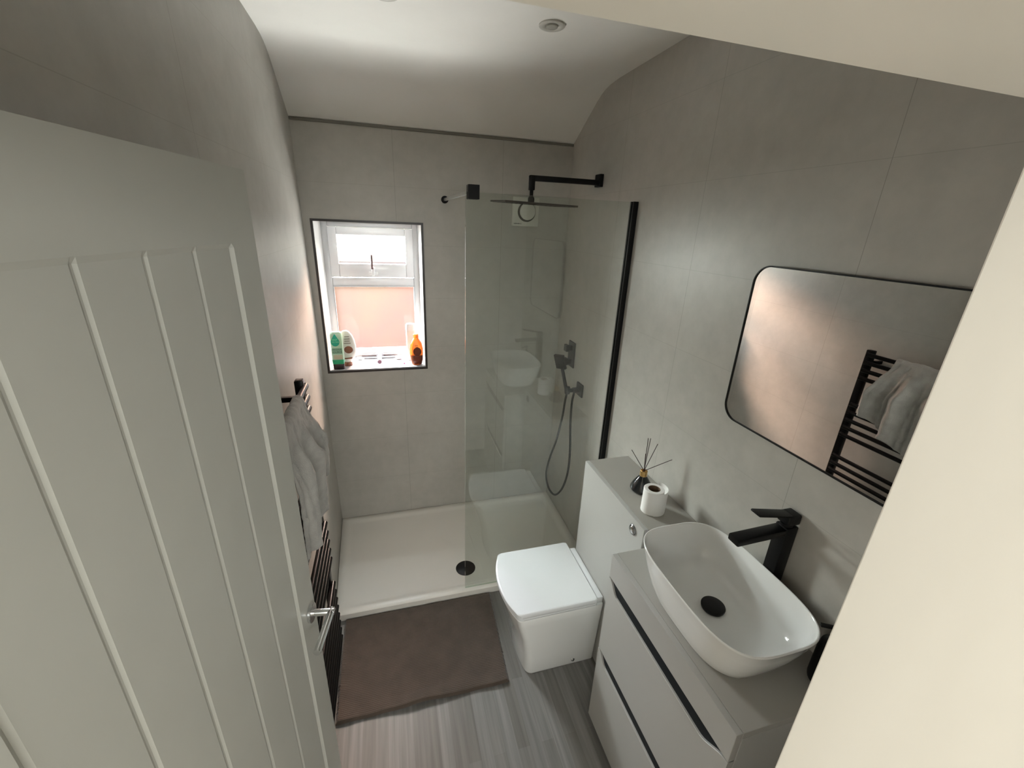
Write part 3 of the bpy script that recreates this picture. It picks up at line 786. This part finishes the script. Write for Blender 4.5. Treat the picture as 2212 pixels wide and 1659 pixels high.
# ------------------------------------------------------------------ mirror
MY0, MY1, MZ0, MZ1 = -2.062, -1.474, 1.337, 1.811
mr = thing('wall_mirror', 'rounded rectangular mirror with thin black frame above the basin', 'mirror', (W, (MY0+MY1)/2, (MZ0+MZ1)/2))
cy, cz = (MY0+MY1)/2, (MZ0+MZ1)/2; mw, mh = MY1-MY0, MZ1-MZ0
def ring_at(x, ins, r): return [(x, cy+a, cz+b) for a, b in rrect(mw-2*ins, mh-2*ins, r-ins, 10)]
bm = bmesh.new(); loft(bm, [ring_at(W-0.0005, 0.002, .052), ring_at(W-0.019, 0.0, .052), ring_at(W-0.021, 0.0006, .052), ring_at(W-0.021, 0.0035, .052), ring_at(W-0.017, 0.0040, .052)], 0, True, False)
part('mirror_frame', bm, M_black, mr)
bm = bmesh.new(); loft(bm, [ring_at(W-0.010, 0.0042, .052), ring_at(W-0.0175, 0.0042, .052)])
part('mirror_glass', bm, M_mirror, mr)

# ------------------------------------------------------------------ towel radiator
ra = thing('towel_radiator', 'tall black ladder towel radiator on the left wall behind the door', 'radiator', (0.08, -1.23, 0.08))
RY0, RY1 = -1.455, -0.985; RB, RT = 0.085, 1.362
for y in (RY1, RY0):
    bm = bmesh.new(); bx(bm, 0.062, 0.090, y-0.017, y+0.017, RB, RT, 0.004)
    part('upright', bm, M_rad, ra, smooth=True)
bars = [1.338, 1.296, 1.254, 1.212, 1.062, 1.018, 0.974, 0.930, 0.886, 0.756, 0.712, 0.668, 0.624, 0.580, 0.45, 0.406, 0.362, 0.318, 0.274, 0.230, 0.186, 0.142]
for z in bars:
    bm = bmesh.new(); tube(bm, [(0.094, RY1+0.004, z), (0.094, RY0-0.004, z)], 0.0105, 16)
    part('rung', bm, M_rad, ra, smooth=True)
for y in (RY1, RY0):
    for z in (1.30, 0.22):
        bm = bmesh.new(); bx(bm, xl(y, z)+0.001, 0.064, y-0.009-0.02*(y == RY1), y+0.009-0.02*(y == RY1), z-0.009, z+0.009, 0.002)
        part('wall_bracket', bm, M_rad, ra)
for y in (RY1, RY0):
    bm = bmesh.new(); lathe(bm, [(0.006, 0.001), (0.006, RB+0.001)], 16, Matrix.Translation((0.069, y, 0))); lathe(bm, [(0.010, 0.035), (0.011, 0.04), (0.011, 0.068), (0.009, 0.073)], 16, Matrix.Translation((0.069, y, 0)))
    part('radiator_valve', bm, M_rad, ra, smooth=True)

# ------------------------------------------------------------------ towel
def towel():
    NS, NW = 110, 60
    bm = bmesh.new(); V = []
    yr = -1.125    # right edge (towards window)
    yl = -1.440
    for i in range(NW+1):
        u = i/NW                              # 0 = window side, 1 = door side
        row = []
        drop_f = 0.300 + 0.125*math.sin(PI*min(1, u*1.2))*u + 0.08*u   # front drop
        drop_b = 0.20 + 0.04*math.sin(u*7)
        L = drop_f + drop_b + 0.05
        for j in range(NS+1):
            s = j/NS*L
            y = lerp(yr, yl, u)
            rb_ = 0.0135
            fold = 1.25*(1-abs(math.sin(u*8.5 + 0.35*math.sin(s*9) + 0.5*s)))**1.6 + 0.45*(1-abs(math.sin(u*21+s*4)))**2
            cr = mnoise.noise(Vector((u*16, s*30, 3.1)))*0.0028 + mnoise.noise(Vector((u*40, s*80, 1.7)))*0.0012
            if s < drop_b:                     # back side, between rung and wall
                z = 1.338 - (drop_b - s); x = 0.0735 - 0.006
                x = 0.094 - rb_ - 0.002 + cr*0.5
            elif s < drop_b + 0.05:
                a = (s-drop_b)/0.05*PI
                x = 0.094 - (rb_+0.002)*math.cos(a) ; z = 1.338 + (rb_+0.003)*math.sin(a) + 0.004*fold*math.sin(a) + cr
            else:
                q = s - drop_b - 0.05
                k = min(1, q/0.15)
                z = 1.338 - q
                x = 0.094 + rb_ + 0.002 + k*(0.004 + 0.026*fold) + cr*1.4 + 0.012*k*math.sin(min(1, q/drop_f)*PI*0.9)
                y += k*(0.020*math.sin(q*11)*(1-u) + 0.012*math.cos(u*19)) + 0.07*q/0.4*(1-u)*1.0 + mnoise.noise(Vector((q*20, u*4, 9)))*0.005
            row.append(bm.verts.new((x, y, z)))
        V.append(row)
    for i in range(NW):
        for j in range(NS): bm.faces.new([V[i][j], V[i+1][j], V[i+1][j+1], V[i][j+1]])
    return bm
o = part('hand_towel', towel(), M_towel, smooth='all')
tag(o, 'crumpled grey cotton towel hanging over the top of the black radiator', 'towel')
sol = o.modifiers.new('thick', 'SOLIDIFY'); sol.thickness = 0.003; sol.offset = 1

# ------------------------------------------------------------------ bath mat
def bathmat():
    NX, NY = 90, 320; bm = bmesh.new(); T = []; Bt = []
    c00 = Vector((0.086, -1.268)); c10 = Vector((0.800, -1.272)); c11 = Vector((0.827, -0.782)); c01 = Vector((0.084, -0.780))
    for i in range(NX+1):
        u = i/NX; rt = []; rb_ = []
        for j in range(NY+1):
            v = j/NY
            p = (c00*(1-u)+c10*u)*(1-v) + (c01*(1-u)+c11*u)*v
            ew = 0.006*mnoise.noise(Vector((u*7, 0, 2)))*(1-v) + (0.004*mnoise.noise(Vector((0, v*9, 5))))*abs(2*u-1)**6
            p = p + Vector((0.003*mnoise.noise(Vector((0, v*60, 8)))*(abs(2*u-1)**8), ew))
            e = min(u*0.72, (1-u)*0.72, v*0.49, (1-v)*0.49)
            th = 0.013*min(1, (e/0.006))**0.5
            rib = 0.0014*abs(math.sin(v*PI*64))
            lift = 0.012*max(0, 1-v*9)*max(0, 0.5+mnoise.noise(Vector((u*3.2, 4, 1))))*(1 if u > .1 else u*10)
            lift += 0.02*math.exp(-((u-0.0)/0.03)**2)*math.exp(-((v-0.55)/0.25)**2)
            z = 0.002 + th + (rib if e > 0.004 else 0) + lift + 0.002*mnoise.noise(Vector((u*9, v*6, 0)))
            rt.append(bm.verts.new((p.x, p.y, z))); rb_.append(bm.verts.new((p.x, p.y, 0.001 + lift*0.8)))
        T.append(rt); Bt.append(rb_)
    for i in range(NX):
        for j in range(NY):
            bm.faces.new([T[i][j], T[i+1][j], T[i+1][j+1], T[i][j+1]]); bm.faces.new([Bt[i][j], Bt[i][j+1], Bt[i+1][j+1], Bt[i+1][j]])
    for i in range(NX):
        for j in (0, NY): bm.faces.new([T[i][j], T[i+1][j], Bt[i+1][j], Bt[i][j]])
    for j in range(NY):
        for i in (0, NX): bm.faces.new([T[i][j], T[i][j+1], Bt[i][j+1], Bt[i][j]])
    return bm
o = part('bath_mat', bathmat(), M_mat, smooth=True)
tag(o, 'brown ribbed bath mat on the floor in front of the shower tray', 'bath mat')

# ------------------------------------------------------------------ ceiling spotlights
def spot(x, y, label):
    t = thing('ceiling_spotlight', label, 'light', (x, y, 2.519), 'recessed ceiling spotlights')
    z = 2.5188
    bm = bmesh.new(); Mx = Matrix.Translation((x, y, 0))
    lathe(bm, [(0.044, z), (0.0435, z-0.004), (0.039, z-0.006), (0.030, z-0.0052), (0.0215, z-0.002), (0.0205, z-0.0004)], 40, Mx, capb=True, capt=False)
    part('spotlight_rim', bm, M_spot, t, smooth=True)
    bm = bmesh.new(); lathe(bm, [(0.0195, z-0.0003), (0.0195, z-0.0065), (0.016, z-0.0085), (0.006, z-0.0095)], 32, Mx, capb=True)
    part('spotlight_lens', bm, M_lamp, t, smooth=True)
    return t
spot(0.969, -0.845, 'round white ceiling spotlight above the shower screen')
spot(0.431, -0.860, 'white ceiling spotlight cut off by the top edge of the photo')

# ------------------------------------------------------------------ things on the window sill
SZ = SILL + 0.0005
M_clear = glass_mat('clear bottle plastic', (0.80, 0.93, 0.84), 1.4)
M_mint = mat('mint green liquid', (0.03, 0.60, 0.30), 0.3, trans=0.5, var=0.2, vscale=20)
M_mint_pale = mat('pale mint plastic', (0.55, 0.80, 0.62), 0.3, var=0.1, trans=0.5)
M_lid_dark = mat('dark aubergine cap', (0.018, 0.008, 0.012), 0.3, var=0.1)
M_teal = mat('teal printed drop', (0.01, 0.42, 0.28), 0.4, var=0.1)
M_ink = mat('dark green ink', (0.03, 0.10, 0.06), 0.5)
M_ink_light = mat('light green ink', (0.35, 0.85, 0.50), 0.5)
M_cream = mat('cream label', (0.62, 0.58, 0.42), 0.5, var=0.1)
M_cream_pl = mat('white pearly plastic', (0.72, 0.70, 0.64), 0.3, var=0.04)
M_brown = mat('chestnut brown print', (0.24, 0.09, 0.05), 0.45, var=0.2, vscale=60)
M_brown_ink = mat('brown ink', (0.20, 0.16, 0.12), 0.5)
M_orange = mat('orange shower gel', (0.92, 0.22, 0.03), 0.3, var=0.1, vscale=30, trans=0.75)
M_darkor = mat('dark amber gel', (0.16, 0.03, 0.01), 0.3, var=0.3, vscale=40)
M_white_pl = mat('white bottle plastic', (0.78, 0.77, 0.75), 0.3, var=0.02)
M_sq_white = mat('off-white squeegee plastic', (0.30, 0.30, 0.33), 0.5, var=0.02)
M_pink = mat('pink razor handle', (0.42, 0.05, 0.17), 0.35, var=0.05)
ROTX = Matrix.Rotation(PI/2, 4, 'X')

# mint bottle: squared, standing on its dark cap
gx, gy = 0.0875, 0.030
mb = thing('shower_gel_bottle', 'square clear and mint green bottle standing on its dark cap', 'bottle', (gx, gy, SZ), 'toiletries on the window sill')
def rbox_rings(cx, cy, specs, e=5.0, n=40): return [superring(cx, cy, z, a, b, e, n) for (z, a, b) in specs]
bm = bmesh.new(); loft(bm, rbox_rings(gx, gy, [(SZ, .028, .018), (SZ+.002, .030, .019), (SZ+.030, .031, .020), (SZ+.032, .030, .019)]))
part('bottle_cap', bm, M_lid_dark, mb, smooth=True)
bm = bmesh.new(); loft(bm, rbox_rings(gx, gy, [(SZ+.0325, .031, .020), (SZ+.050, .0325, .0205), (SZ+.200, .0325, .0205), (SZ+.214, .030, .019), (SZ+.219, .024, .015)]))
part('bottle_body', bm, M_mint_pale, mb, smooth=True, label='pale mint green body')
bm = bmesh.new(); loft(bm, rbox_rings(gx, gy, [(SZ+.0330, .0318, .0209), (SZ+.050, .0333, .0214), (SZ+.058, .0333, .0214)]))
part('liquid_band', bm, M_mint, mb, smooth=True, label='bright green band')
fy = gy - 0.0212
def flat(name, pts, m, parent, y, th=0.0008, label=None):
    bm = bmesh.new(); a = [bm.verts.new((px, y, pz)) for px, pz in pts]; b = [bm.verts.new((px, y+th, pz)) for px, pz in pts]
    n = len(pts); bm.faces.new(a); bm.faces.new(list(reversed(b)))
    for k in range(n): bm.faces.new([a[k], a[(k+1)%n], b[(k+1)%n], b[k]])
    return part(name, bm, m, parent, label=label)
drop = []
for k in range(40):
    a = 2*PI*k/40; r = 0.023; px = r*math.sin(a)*(1 - 0.0); pz = -r*1.15*math.cos(a)
    if pz > 0.006: pz = 0.006 + (pz-0.006)*1.9; px *= 1 - ((pz-0.006)/0.042)*0.72
    drop.append((gx-0.006+px, SZ+0.165+pz))
flat('printed_drop', drop, M_teal, mb, fy, label='teal printed drop')
flat('front_label', [(gx-.026, SZ+.094), (gx+.026, SZ+.094), (gx+.026, SZ+.128), (gx-.026, SZ+.128)], mat('sage label', (0.30, 0.50, 0.36), 0.5), mb, fy, label='sage label')
flat('back_label', [(gx-.022, SZ+.062), (gx+.026, SZ+.062), (gx+.026, SZ+.088), (gx-.022, SZ+.088)], M_cream, mb, fy, label='cream label')
def TM(x, y, z): return Matrix.Translation((x, y, z)) @ ROTX
text_part('label_text', 'MINT', 0.015, M_ink_light, mb, TM(gx-.010, fy-.0008, SZ+.176))
text_part('label_text', 'TEA TREE', 0.0095, M_ink_light, mb, TM(gx-.005, fy-.0008, SZ+.163))
text_part('label_text', 'ORIGINAL', 0.0125, M_ink, mb, TM(gx, fy-.0008, SZ+.119))
text_part('label_text', 'SOURCE', 0.0145, M_ink, mb, TM(gx, fy-.0008, SZ+.104))

# white oval bottle, standing on its cap, behind the mint one
ox, oy = 0.132, 0.085
ob = thing('shampoo_bottle', 'white oval bottle with chestnut label behind the mint green bottle', 'bottle', (ox, oy, SZ), 'toiletries on the window sill')
bm = bmesh.new(); lathe(bm, [(0.024, SZ), (0.026, SZ+.002), (0.026, SZ+.020), (0.023, SZ+.022)], 32, Matrix.Translation((ox, oy, 0)), sy=0.7)
part('bottle_cap', bm, M_brown, ob, smooth=True, label='brown cap')
specs = [(SZ+.0225, .018, .013), (SZ+.030, .022, .015), (SZ+.038, .034, .019), (SZ+.055, .046, .022), (SZ+.085, .053, .024), (SZ+.12, .053, .024), (SZ+.155, .047, .022), (SZ+.185, .036, .019), (SZ+.205, .022, .014), (SZ+.212, .010, .008)]
bm = bmesh.new(); loft(bm, [superring(ox, oy, z, a, b, 2.2, 40) for z, a, b in specs])
part('bottle_body', bm, M_cream_pl, ob, smooth='all')
yy = oy - 0.0245
for k, wd in enumerate((.026, .030, .030, .038)):
    flat('printed_line', [(ox+.008-wd/2, SZ+.178-k*.013), (ox+.008+wd/2, SZ+.178-k*.013), (ox+.008+wd/2, SZ+.182-k*.013), (ox+.008-wd/2, SZ+.182-k*.013)], M_brown_ink, ob, yy)
flat('printed_picture', [(ox+.012+.024*math.cos(a*PI/12), SZ+.102+.022*math.sin(a*PI/12)) for a in range(24)], M_brown, ob, yy-.0006, label='round chestnut brown picture')
flat('printed_band', [(ox-.02, SZ+.052), (ox+.03, SZ+.055), (ox+.026, SZ+.046), (ox-.016, SZ+.044)], M_brown, ob, oy-0.0225)

# orange bottle
rx_, ry_ = 0.531, 0.045
og = thing('body_wash_bottle', 'translucent orange bottle with rounded shoulders at the right of the sill', 'bottle', (rx_, ry_, SZ), 'toiletries on the window sill')
specs = [(SZ, .024, .015), (SZ+.003, .029, .017), (SZ+.03, .036, .020), (SZ+.07, .040, .021), (SZ+.10, .040, .021), (SZ+.13, .034, .019), (SZ+.148, .024, .016), (SZ+.160, .0165, .0145), (SZ+.164, .0155, .0145)]
bm = bmesh.new(); loft(bm, [superring(rx_, ry_, z, a, b, 2.6, 40) for z, a, b in specs]); part('bottle_body', bm, M_orange, og, smooth='all')
bm = bmesh.new(); lathe(bm, [(0.0160, SZ+.1645), (0.0165, SZ+.166), (0.0160, SZ+.188), (0.014, SZ+.190)], 28, Matrix.Translation((rx_, ry_, 0)), sy=0.9); part('bottle_cap', bm, M_orange, og, smooth=True)
bm = bmesh.new(); loft(bm, [superring(rx_+.003, ry_-.0012, z, a, b, 2.6, 40) for z, a, b in ((SZ+.004, .027, .0175), (SZ+.03, .034, .0203), (SZ+.055, .036, .0212), (SZ+.060, .030, .0208))]); part('gel_lower', bm, M_darkor, og, smooth='all', label='dark amber lower part')  # darker amber shape over the lower part of the bottle
flat('printed_picture', [(rx_+.004+.022*math.cos(a*PI/12)*(1.1), SZ+.085+.027*math.sin(a*PI/12)) for a in range(24)], M_darkor, og, ry_-.0222)
for k in range(5):
    flat('printed_line', [(rx_-.010, SZ+.121-k*.009+.0), (rx_+.010, SZ+.121-k*.009), (rx_+.010, SZ+.1235-k*.009), (rx_-.010, SZ+.1235-k*.009)], M_brown, og, ry_-.0205)

# tall white tube behind the orange bottle
ux, uy = 0.507, 0.145
ut = thing('lotion_tube', 'tall white tube standing behind the orange bottle', 'tube', (ux, uy, SZ), 'toiletries on the window sill')
bm = bmesh.new(); loft(bm, [superring(ux, uy, z, a, b, 4, 40) for z, a, b in ((SZ, .026, .018), (SZ+.003, .028, .020), (SZ+.185, .029, .019), (SZ+.190, .028, .018))]); part('tube_body', bm, M_cream_pl, ut, smooth=True)
bm = bmesh.new(); loft(bm, [superring(ux, uy, z, a, b, 3, 40) for z, a, b in ((SZ+.1905, .029, .0195), (SZ+.193, .030, .0205), (SZ+.222, .030, .0205), (SZ+.232, .024, .016))]); part('tube_cap', bm, M_white_pl, ut, smooth=True)

# squeegee leaning flat on the sill
sq = thing('squeegee', 'white-handled shower squeegee lying flat in the middle of the window sill', 'squeegee', (0.31, 0.18, SZ))
bm = bmesh.new(); tube(bm, [(0.205, 0.205, SZ+.020), (0.420, 0.205, SZ+.020)], 0.0075, 14); part('blade_holder', bm, mat('grey squeegee bar', (0.10, 0.075, 0.075), 0.5, var=0.1), sq, smooth=True, label='grey-brown blade holder')
part('rubber_blade', box(0.205, 0.420, 0.2125, 0.232, SZ+.017, SZ+.0205), M_sq_white, sq)
bm = bmesh.new(); tube(bm, [(0.3125, 0.203, SZ+.024), (0.3125, 0.170, SZ+.026), (0.3125, 0.100, SZ+.022), (0.3125, 0.072, SZ+.018)], [0.011, 0.0125, 0.0135, 0.0125], 18)
bx(bm, 0.290, 0.335, 0.196, 0.2125, SZ+.012, SZ+.033, 0.004)
part('squeegee_handle', bm, M_sq_white, sq, smooth=True)
bm = bmesh.new(); lathe(bm, [(0.0128, 0), (0.0135, 0.004), (0.0125, 0.007), (0.006, 0.0075)], 20, Matrix.Translation((0.3125, 0.0722, SZ+.018)) @ Matrix.Rotation(PI/2, 4, 'X'))
part('end_cap', bm, mat('dark plum end cap', (0.16, 0.06, 0.09), 0.35), sq, smooth=True)

# razor
rz = thing('razor', 'pink and white razor lying on the window sill beside the orange bottle', 'razor', (0.45, 0.12, SZ))
bm = bmesh.new(); tube(bm, catmull([(0.440, 0.160, SZ+.020), (0.445, 0.130, SZ+.016), (0.452, 0.090, SZ+.009), (0.456, 0.052, SZ+.006)], 6), 0.0050, 12); part('razor_handle', bm, M_pink, rz, smooth=True)
part('razor_head', box(0.408, 0.450, 0.155, 0.172, SZ+.001, SZ+.024, 0.003), M_white_pl, rz, smooth=True)
# little hinge-shaped holder at the back of the sill
bm = bmesh.new(); bx(bm, 0.176, 0.200, 0.188, 0.215, SZ, SZ+.012, 0.003); bx(bm, 0.183, 0.205, 0.178, 0.192, SZ+.001, SZ+.016, 0.003)
tag(part('sponge_clip', bm, M_white_pl, smooth=True), 'small white plastic clip on the sill beside the oval bottle', 'clip')
